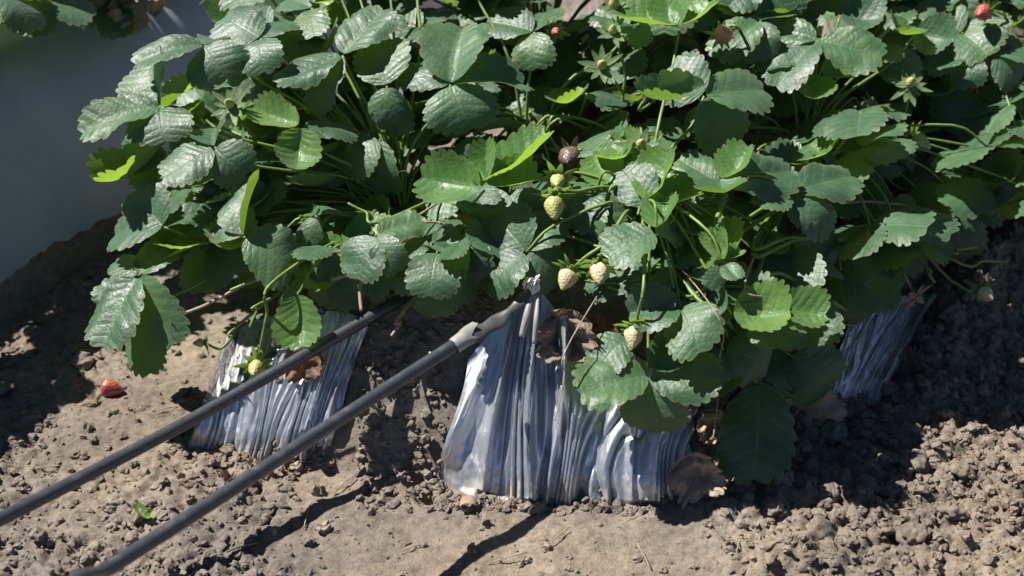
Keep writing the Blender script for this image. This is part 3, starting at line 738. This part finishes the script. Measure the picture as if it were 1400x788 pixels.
LOWX = [130, 200, 260, 330, 420, 470, 560, 640, 720, 820, 900, 980, 1080, 1150, 1200, 1280, 1420]
LOWY = [250, 330, 340, 370, 350, 330, 335, 330, 320, 320, 370, 430, 470, 400, 330, 290, 300]
for ring_dy, step, sz in ((.06, 96, .95), (.12, 88, 1.0), (.18, 90, 1.05), (.25, 92, 1.1)):
    for gy_ in range(10, 480, step):
        for gx_ in range(190, 1430, step):
            px = gx_ + fr.uniform(-.5, .5) * step; py = gy_ + fr.uniform(-.5, .5) * step
            if py > np.interp(px, LOWX, LOWY) or px < np.interp(py, [0, 60, 150, 250, 330], [340, 285, 225, 215, 215]): continue
            dy = ring_dy + fr.uniform(-.02, .03); P = at_y(px, py, canopy_y(px, py) + dy)
            if ring_dy > .2 and py > 170: continue
            if P.z < float(base_h(np.array([P.x]), np.array([P.y]))[0]) + .025: continue
            fill(px, py, dy, sz, back=ring_dy < .15)  # nearer rings lie edge-on to the view, shaped to darken the gaps
for px, py, dy in ((560, 300, .05), (620, 290, .06), (540, 300, .03), (500, 330, .03), (470, 320, .02), (430, 330, .02), (380, 330, .02),
                   (930, 420, -.02), (1000, 430, -.03), (1060, 420, -.02), (1110, 400, -.02), (1150, 370, -.02), (1020, 500, -.02), (960, 370, .0), (1080, 340, .0), (1000, 370, .0),
                   (1200, 330, -.02), (1250, 310, -.02), (1290, 250, -.03), (1220, 270, -.02), (1340, 230, -.03), (1390, 220, -.03),
                   (1160, 180, .0), (1200, 190, .02), (1130, 230, .0), (1180, 235, .0), (1110, 200, .0), (930, 265, .0), (905, 300, .0), (960, 290, .0), (940, 335, .0), (1040, 230, .02),
                   (840, 300, .03), (800, 300, .03), (880, 380, .02), (240, 300, .02), (290, 330, .02), (330, 300, .0)):
    fill(px, py, dy, .95)
for i in range(40):                      # low leaves added close over the bed's shoulder to shade the soil
    px = fr.uniform(400, 1130); py = fr.uniform(200, np.interp(px, [400, 560, 720, 900, 1000, 1130], [345, 350, 350, 370, 450, 430]))
    if 640 < px < 800 and py > 285: continue
    fill(px, py, 0, .9, fr.choice(['m', 'd', 'd', None]), P=Vector(hit([px], [py], fr.uniform(.03, .06))[0]))
for px, py, dy in ((590, 335, -.035), (545, 350, -.02), (635, 325, -.03), (598, 345, -.05), (640, 335, -.05)): fill(px, py, dy, .9, 'd')  # overhanging leaves added to shade the upper left of the centre sheet
for i in range(60):                      # beyond the top and the right edge of the picture
    fill(fr.uniform(430, 1500), fr.uniform(-130, -10), fr.uniform(.0, .12))
for i in range(18):                      # edge-on leaves added on the right flank to shade the soil bank
    px, py = fr.uniform(1170, 1430), fr.uniform(130, 330)
    if (1190 < px < 1330 and 120 < py < 260) or (px > 1270 and py > 270): continue
    fill(px, py, fr.uniform(-.11, -.04), 1.0, 'm', back=True)
for i in range(26):
    fill(fr.uniform(1410, 1580), fr.uniform(-60, 300), fr.uniform(.0, .12))

# ------------------------------------------------------------------ berries, buds, flowers, cut stalks
def berry_mesh(name, m, seed, r1=.5, r2=.5, squash=1.0):
    """unit berry: shoulders at z=0, tip at z=1.0*squash"""
    n, s = 20, 18; V = []; rr = random.Random(seed)
    for i in range(n + 1):
        t = i / n; z_ = t * squash
        rad = .5 * (math.sin(math.pi * min(1, t ** .72)) ** .62) * (1 - .36 * t) if 0 < t < 1 else .0
        for k in range(s):
            a = 2 * math.pi * k / s; q = rad * (1 + .04 * math.sin(3 * a + seed) + .03 * math.sin(5 * a + t * 9))
            dim = 1 - .025 * (math.sin(a * 9 + (i % 2) * math.pi) * math.sin(i * math.pi * .5 + .3))
            V.append((q * dim * math.cos(a), q * dim * math.sin(a), z_))
    return mesh_py(name, V, grid_faces(n + 1, s, True).tolist(), M[m])
BER = {k: berry_mesh('berry', k, i, squash=q) for i, (k, q) in enumerate((('berry_green', 1.12), ('berry_cream', 1.08), ('berry_red', 1.1), ('berry_rot', 1.05), ('berry_pink', 1.0)))}
def calyx_mesh(seed, n=10, ln=.62, spread=.5, m='sepal', wid=.2):
    rr = random.Random(seed); V = []; Fc = []; uv = []
    for k in range(n):
        a = 2 * math.pi * k / n + rr.uniform(-.15, .15); l = ln * rr.uniform(.8, 1.15) * (1 if k % 2 == 0 else .8); sp = spread + rr.uniform(-.3, .3)
        w = wid * rr.uniform(.8, 1.15); rad = Vector((math.cos(a), math.sin(a), 0)); tan = Vector((-math.sin(a), math.cos(a), 0)); b0 = len(V)
        for i in range(7):
            t = i / 6; ww = w * (math.sin(math.pi * min(1, .22 + t * .78)) ** .8) * .5 if t < 1 else 0
            c = rad * (.08 + l * t * math.cos(sp * (1 - .6 * t))) + Vector((0, 0, -.02 - l * t * math.sin(sp) * (1 - .35 * t) + .12 * t * t))
            for q in (-1, 0, 1):
                V.append(c + tan * (ww * q) + Vector((0, 0, .04 * abs(q) * (1 - t)))); uv.append((q * .8, t))
        for i in range(6):
            for q in range(2):
                s_ = b0 + i * 3 + q; Fc.append([s_, s_ + 1, s_ + 4, s_ + 3])
    return mesh_np('calyx', [tuple(v) for v in V], Fc, M[m], uv)
CAL = [calyx_mesh(i, 10 + i % 3, .62, (-.2, .25, .6, .0)[i % 4]) for i in range(8)]
CALW = [calyx_mesh(40 + i, 8, .7, (.9, .3)[i % 2], 'deadleaf') for i in range(3)]
def berry(px, py, rpx, kind, tip=(0, 1), toward=.5, path=None, dy=-.035, plant=None, cal=0, calyx=True, y=None, pathdy=.0, stalk='stem', csc=1.0):
    """a berry with its calyx on a stalk; (px, py) is the berry's middle"""
    yy = canopy_y(px, py) + dy if y is None else y
    c = at_y(px, py, yy); d = rpx * 2 * depth_of(c) / F
    ax_ = (RIGHT * tip[0] - UPV * tip[1] - FWD * toward).normalized()
    base = c - ax_ * d * .5
    plant = plant if plant is not None else nearest(c)
    pts = [base]
    for i, q in enumerate(path or []):
        pts.append(at_y(q[0], q[1], yy + pathdy + .01 * (i + 1) if len(q) < 3 else yy + q[2]))
    if len(pts) == 1: pts.append(base - ax_ * .05 + Vector((0, .03, .01)))
    end = plant.location + Vector((0, 0, .03))
    if (path and len(path[-1]) < 4): pts.append(pts[-1] * .45 + end * .55 + Vector((0, 0, .03))); pts.append(end)
    st = obj('berry_stalk', tube_obj('berry_stalk', pts, lambda t: .0016 + .0006 * min(1, t * 3), M[stalk], n=8 * len(pts), sides=7, origin=base), plant, base - plant.location)
    rot = ax_.to_track_quat('Z', 'Y').to_matrix().to_4x4() @ Matrix.Rotation(random.uniform(0, 6), 4, 'Z')
    if kind: obj('berry', BER[kind], st, mw=rot @ Matrix.Scale(d, 4))
    if calyx: obj('calyx', (CALW if cal < 0 else CAL)[abs(cal) % (3 if cal < 0 else 8)], st, mw=rot @ Matrix.Scale(max(d, .018) * csc * 1.2, 4))
    return st
P0, P1, P2, P3, P4, P5, P6 = plants
berry(762, 249, 12, 'berry_green', (-.1, .5), 1.0, [(775, 250), (790, 262)], plant=P2, cal=0, csc=1.6, dy=-.075)
berry(758, 284, 16, 'berry_green', (0, .9), .5, [(760, 258), (785, 262)], plant=P2, cal=1, csc=1.15, dy=-.07)
berry(774, 383, 15, 'berry_cream', (-.35, .8), .5, [(800, 352), (830, 330)], plant=P2, cal=2, csc=1.1)
berry(820, 374, 17, 'berry_cream', (-.1, .8), .7, [(822, 348), (850, 352)], plant=P2, cal=4, csc=1.2)
berry(866, 461, 15, 'berry_cream', (-.1, .9), .5, [(872, 430), (880, 390)], plant=P2, cal=5, csc=1.15)
berry(1259, 196, 14, 'berry_green', (.6, .5), .6, [(1238, 202), (1215, 215)], plant=P3, cal=6, csc=1.15)
berry(1348, 403, 12, 'berry_cream', (.4, .5), .7, [(1330, 400), (1308, 388), (1288, 372)], plant=P3, cal=3, csc=1.15, dy=-.06)
berry(350, 505, 13, 'berry_green', (-.1, .5), 1.0, [(355, 482), (365, 430), (371, 388)], plant=P0, cal=0, csc=1.5, dy=-.03)
berry(272, 469, 7, 'berry_green', (-1, .1), .4, [(300, 477), (317, 462), (323, 447)], plant=P0, cal=2, csc=1.4, dy=-.02)
berry(313, 141, 8, 'berry_green', (-.2, -.3), 1.0, [(325, 160), (345, 185), (370, 205)], plant=P0, cal=0, csc=2.0)
berry(823, 88, 8, 'berry_green', (-.1, -.2), 1.0, [(835, 105), (850, 125), (862, 142)], plant=P5, cal=0, csc=2.0)
berry(877, 196, 8, 'berry_green', (0, -.4), 1.0, [(880, 212), (890, 235)], plant=P2, cal=3, csc=2.2, dy=-.05)
berry(838, 40, 7, 'berry_green', (0, -.5), .8, [(842, 55), (855, 100), (858, 140)], plant=P5, cal=4, csc=2.0)
berry(840, 4, 9, 'berry_green', (0, -.5), .8, [(845, 20), (850, 50)], plant=P5, cal=4, csc=1.5)
berry(990, 48, 15, 'berry_pink', (.1, .2), 1.0, [(1000, 35), (1010, 40)], plant=P5, cal=1, dy=-.02)
berry(778, 217, 18, 'berry_rot', (-.2, .4), 1.0, [(795, 205), (805, 215)], plant=P2, cal=-1, dy=.01)
berry(1343, 18, 13, 'berry_red', (-.5, .3), .6, [(1360, 15), (1372, 25)], plant=P6, cal=1, dy=-.05)
berry(1326, 130, 14, 'berry_red', (-.3, .5), .6, [(1335, 115), (1345, 120)], plant=P6, cal=1, dy=.02)
berry(760, 44, 8, 'berry_red', (.1, .3), 1.0, [(757, 30), (750, 40)], plant=P4, cal=3, csc=1.4, dy=-.01)
berry(333, 78, 6, 'berry_red', (.4, .3), .6, [(340, 70), (350, 75)], plant=P0, cal=0, dy=.02)
berry(1246, 112, 8, 'berry_green', (0, -.3), .8, [(1244, 128), (1232, 175), (1212, 215)], plant=P3, cal=2, csc=2.1, dy=-.04)
berry(887, 118, 8, 'berry_pink', (.2, -.2), 1.0, [(885, 130), (878, 150)], plant=P5, cal=-2, csc=1.5, dy=-.03)
# withered calyces and dry flower heads
berry(1120, 465, 6, None, (.8, .1), .3, [(1100, 461), (1060, 450), (1010, 440)], plant=P2, cal=2, csc=1.7, dy=-.06)
berry(1258, 410, 6, None, (.4, .5), .4, [(1248, 398), (1222, 350), (1200, 310)], plant=P3, cal=-1, csc=1.9, dy=-.06)
berry(1203, 138, 6, None, (.6, -.4), .5, [(1194, 142), (1170, 175), (1142, 212)], plant=P3, cal=-2, csc=1.8, dy=-.04, stalk='drystem')
berry(222, 445, 6, None, (-.8, .2), .5, [(240, 433), (265, 424), (300, 408)], plant=P0, cal=-1, csc=1.8, dy=-.05, stalk='drystem')
# a white flower half hidden under the leaves
fl_p = at_y(647, 208, canopy_y(647, 208) + .02)
V = []; Fc = []
for k in range(5):
    a = 2 * math.pi * k / 5; rad = Vector((math.cos(a), math.sin(a), 0)); tan = Vector((-math.sin(a), math.cos(a), 0)); b0 = len(V)
    for i in range(6):
        t = i / 5; w = .0065 * math.sin(math.pi * (.18 + .75 * t)) ** .7
        for q in (-1, 0, 1): V.append(rad * (.002 + .011 * t) + tan * (w * q) + Vector((0, 0, .003 * t * t + .001 * abs(q))))
    for i in range(5):
        for q in range(2): s_ = b0 + i * 3 + q; Fc.append([s_, s_ + 1, s_ + 4, s_ + 3])
fst = obj('flower_stalk', tube_obj('flower_stalk', [fl_p, fl_p + Vector((.005, .02, -.03)), P1.location + Vector((0, 0, .03))], .0015, M['stem'], origin=fl_p), P1, fl_p - P1.location)
rt = Vector((-.1, -.5, .8)).to_track_quat('Z', 'Y').to_matrix().to_4x4()
obj('flower', mesh_py('flower', V, Fc, M['petal']), fst, mw=rt)
obj('flower_heart', BER['berry_green'], fst, mw=rt @ Matrix.Scale(.006, 4))
# bare and cut stalks
def stalk(pts, rad=.0021, m='stem', dy=-.02, plant=None, to_crown=True):
    W = [at_y(p[0], p[1], canopy_y(*p[:2]) + dy + (p[2] if len(p) > 2 else 0)) for p in pts]
    plant = plant or nearest(W[-1])
    if to_crown: W.append(plant.location + Vector((0, 0, .03)))
    obj('stalk', tube_obj('stalk', W, lambda t: rad * (.85 + .3 * t), M[m], n=6 * len(W), sides=7), plant, W[0] - plant.location)
for pts, kw in [
    ([(664, 396), (690, 392)], {}), ]:
    pass
stalk([(315, 397), (348, 384), (380, 376)], .0024, plant=P0)
stalk([(341, 448), (352, 425), (362, 412)], .0018, plant=P0)
stalk([(630, 318), (600, 305), (575, 293)], .0015, 'drystem', plant=P1)
stalk([(475, 278), (500, 290), (530, 300)], .002, plant=P1)
stalk([(575, 40), (572, 15), (570, -20)], .0024, plant=P4, to_crown=False)
stalk([(722, 345, -.02), (760, 322), (800, 330), (835, 340)], .0022, plant=P2)
stalk([(830, 392), (855, 400), (868, 398), (880, 380)], .0024, plant=P2)
stalk([(800, 385), (840, 388), (880, 385)], .002, plant=P2)
stalk([(892, 430), (888, 405), (890, 385)], .0026, plant=P2)
stalk([(1034, 395), (1000, 392), (965, 395), (930, 400)], .0022, plant=P2)
stalk([(1028, 482), (1005, 455), (985, 425), (950, 405)], .0026, plant=P2)
stalk([(1170, 432), (1120, 402), (1070, 375), (1040, 362)], .003, plant=P3)
stalk([(1150, 326), (1090, 328), (1030, 345)], .003, plant=P3, dy=-.03)
stalk([(1205, 332), (1140, 330), (1080, 325), (1030, 335)], .0026, plant=P3, dy=-.03)
stalk([(1243, 281), (1190, 276), (1137, 272)], .002, 'drystem', plant=P3, dy=-.05)
stalk([(1336, 338), (1310, 341), (1286, 337)], .0022, plant=P3, dy=-.05)
stalk([(1377, 358), (1345, 357), (1300, 354)], .002, plant=P3, dy=-.05)
stalk([(1278, 387), (1268, 372), (1258, 358)], .0022, plant=P3, dy=-.05)
stalk([(1020, 300), (1050, 280), (1075, 258)], .003, plant=P3, dy=-.01)
stalk([(1005, 325), (1040, 300), (1068, 280)], .003, plant=P3, dy=-.01)
stalk([(965, 330), (980, 300), (992, 265)], .0034, plant=P2, dy=-.03, to_crown=False)
stalk([(1140, 212), (1160, 185), (1190, 145)], .0022, 'drystem', plant=P3, dy=-.035, to_crown=False)
stalk([(453, 383), (470, 378), (500, 372), (520, 360)], .0024, 'drystem', plant=P1)
stalk([(494, 425), (492, 400), (495, 380), (505, 362)], .0026, 'drystem', plant=P1)
stalk([(535, 460), (548, 440), (556, 420)], .0022, 'drystem', plant=P1, dy=.01)
stalk([(975, 600), (982, 540), (984, 490), (980, 430)], .0008, 'drystem', plant=P2, dy=-.05)
stalk([(758, 576), (766, 545), (772, 512), (778, 470)], .0008, 'drystem', plant=P2, dy=-.03)
stalk([(1170, 445), (1110, 440), (1060, 410), (1020, 380)], .0013, 'drystem', plant=P3, dy=-.05)
for i in range(22):                     # the tangle of stalks inside the canopy
    pl = fr.choice([P0, P0, P1, P1, P2, P2, P3, P3, P4, P5]); a = fr.uniform(0, 6.28); l = fr.uniform(.06, .16)
    e = pl.location + Vector((math.cos(a) * l, math.sin(a) * l * .8 - .02, fr.uniform(.02, .13)))
    c = pl.location + Vector((0, 0, .03))
    o_ = obj('stalk', tube_obj('stalk', [e, (e + c) / 2 + Vector((0, 0, fr.uniform(.0, .04))), c], lambda t: .0015 + .0008 * t, M['stem'] if fr.random() < .7 else M['drystem'], sides=6, n=10), pl, e - pl.location)

# ------------------------------------------------------------------ dead leaves, fallen fruit, litter, seedling
def loose_leaf(name, px, py, off, d, n, L, W, key, i, label, cat='leaf', group=None, y=None):
    P = Vector(hit([px], [py], off)[0]) if y is None else at_y(px, py, y)
    o = obj(name, LV[key][i % len(LV[key])]); o.matrix_world = Matrix.Translation(P) @ frame(Vector(d), Vector(n)).to_4x4() @ Matrix.Diagonal((W / .9, L, L, 1))
    tag(o, label, cat, group); return o
loose_leaf('dead_leaf', 945, 618, .045, (.25, -.55, -.7), (-.2, -.8, .6), .052, .056, 'x', 4, 'pale brown curled dead leaf lying at the foot of the plastic')
loose_leaf('dead_leaf', 772, 424, .045, (.05, -.55, -.75), (-.1, -.8, .6), .062, .07, 'x', 1, 'dark crumpled dead leaf over the top of the silver pleats')
loose_leaf('dead_leaf', 1100, 520, .02, (.1, -.6, -.6), (.1, -.8, .6), .07, .085, 'x', 2, 'brown dead leaf under the shaded green leaves at right')
loose_leaf('dead_leaf', 830, 430, .045, (-.1, -.4, -.7), (-.1, -.8, .6), .055, .06, 'r', 0, 'reddish old leaf behind the hanging pale berry')
loose_leaf('dead_leaf', 412, 466, .05, (.1, -.5, -.7), (-.1, -.8, .6), .05, .045, 'r', 1, 'dull red old leaf on the left plastic behind the upper pipe')
loose_leaf('dead_leaf', 965, 560, .03, (.3, -.4, -.6), (-.1, -.8, .6), .04, .035, 'x', 3, 'small withered leaf hanging in the shade left of the round leaf')
for j, (a, b, l, aa) in enumerate([(372, 645, .02, 1), (350, 640, .014, 2.4), (395, 640, .017, .3), (320, 652, .016, 4), (338, 650, .018, 5), (490, 640, .016, .8), (448, 682, .02, 2.8), (430, 722, .02, .1), (300, 655, .012, 1), (660, 716, .013, 1.9), (638, 750, .014, 0)]):
    loose_leaf('dry_leaf_scrap', a, b, .006, (math.cos(aa), math.sin(aa), .2), (.2, -.2, 1), l, l * .7, 'x', j, 'scrap of dry tan leaf on the soil before the plastic', 'leaf scrap', 'dry scraps on the furrow')
sr = random.Random(12)
for a, b in ((420, 700), (560, 745), (760, 735), (880, 760), (330, 745), (120, 600), (60, 640), (1010, 740), (1230, 690), (690, 760), (230, 560), (470, 660)):
    P = Vector(hit([a], [b], .006)[0]); w = sr.uniform(0, 3.14); l_ = sr.uniform(.012, .028); d_ = Vector((math.cos(w), math.sin(w), sr.uniform(-.05, .15))) * l_
    P.z = soil_z(P.x, P.y) + .004
    tag(obj('dry_straw', tube_obj('dry_straw', [P - d_, P + Vector((0, 0, .002)), P + d_], .0008, M['drystem'], n=6, sides=5, origin=P), loc=P), 'thin dry straw bit lying on the furrow soil', 'straw', 'straw bits on the furrow')
# curled peel of old tape at the sheet's foot
pc = Vector(hit([640], [692], .006)[0]); V = []
for i in range(22):
    w = .3 + i * .27; rr_ = .011 - .00012 * i
    for q in (-1, 1): V.append(pc + Vector((rr_ * math.cos(w), q * .007 - .004, .006 + rr_ * .8 * math.sin(w))))
me = mesh_py('tape_curl', [v - pc for v in V], grid_faces(22, 2).tolist(), M['drystem']); tag(obj('tape_curl', me, loc=pc), 'curled brown scrap at the foot of the silver sheet', 'scrap')
# fallen red berry with its dried calyx
fp = Vector(hit([152, ], [530], .010)[0]); fb = empty('fallen_berry', fp)
tag(fb, 'red strawberry fallen on the furrow soil, its cap torn off', 'strawberry')
obj('berry', BER['berry_red'], fb, mw=Matrix.Translation((-.014, 0, .002)) @ Vector((.95, -.1, -.15)).to_track_quat('Z', 'Y').to_matrix().to_4x4() @ Matrix.Scale(.030, 4))
cx = Vector(hit([130], [552], .006)[0]); fc = obj('fallen_calyx', CALW[0], loc=cx); fc.scale = (.03, .03, .03); fc.rotation_euler = (.9, .3, .4)
tag(fc, 'dried strawberry cap on the soil just below the fallen red berry', 'strawberry cap')
# seedling
sp = Vector(hit([200], [712], .002)[0]); sd_ = empty('seedling', sp); tag(sd_, 'pale green weed seedling between the two pipes at lower left', 'seedling')
for (dx, dy_, l) in ((-.012, .012, .022), (.014, -.012, .015), (.018, .010, .014)):
    q = obj('leaf', LV['y'][int(abs(dx) * 1e4) % 8], sd_, mw=Matrix.Translation((0, 0, .004)) @ frame(Vector((dx, dy_, .008)), Vector((-.1, -.2, 1))).to_4x4() @ Matrix.Diagonal((l * .5, l, l, 1)))

# ------------------------------------------------------------------ plants of the neighbouring bed (upper left, mostly out of the picture)
nbp = []
for k, (s_, q_, lab) in enumerate(((.12, .20, 'dark shaded strawberry plant on the neighbouring bed, nearest the left edge'), (.52, .20, 'dark shaded strawberry plant on the neighbouring bed behind the first'), (.92, .2, 'strawberry plant on the neighbouring bed farthest back'), (-.3, .22, 'strawberry plant on the neighbouring bed just outside the left edge'))):
    x_ = NB0[0] + s_ * ROW[0] - q_ * ROW[1]; y_ = NB0[1] + s_ * ROW[1] + q_ * ROW[0]
    e = empty('strawberry_plant', (x_, y_, .30)); tag(e, lab, 'strawberry plant', 'plants of the neighbouring bed'); nbp.append(e)
    for j in range(52):
        a = fr.uniform(0, 6.28); rad_ = fr.uniform(.03, .20); P = e.location + Vector((rad_ * math.cos(a), rad_ * math.sin(a), .24 - rad_ * .5 + fr.uniform(-.10, .06)))
        qx, qy = to_px(P)
        if qx > -90 and qy > (8 if qx < 190 else -40): continue
        az = a; lfs = []
        for t in range(3):
            b_ = az + (t - 1) * 1.4; L = fr.uniform(.055, .08)
            lfs.append((Vector((math.cos(b_), math.sin(b_), fr.uniform(-.5, .0))).normalized() * L, L * .88, Vector((fr.uniform(-.3, .3), fr.uniform(-.3, .3), 1)).normalized(), fr.choice('mmdx' if j % 3 == 0 else 'mmdd')))
        add_leaf(P, lfs, e, rr=fr)
print('objects', len(bpy.data.objects), 'tris', sum(len(m.polygons) for m in bpy.data.meshes))
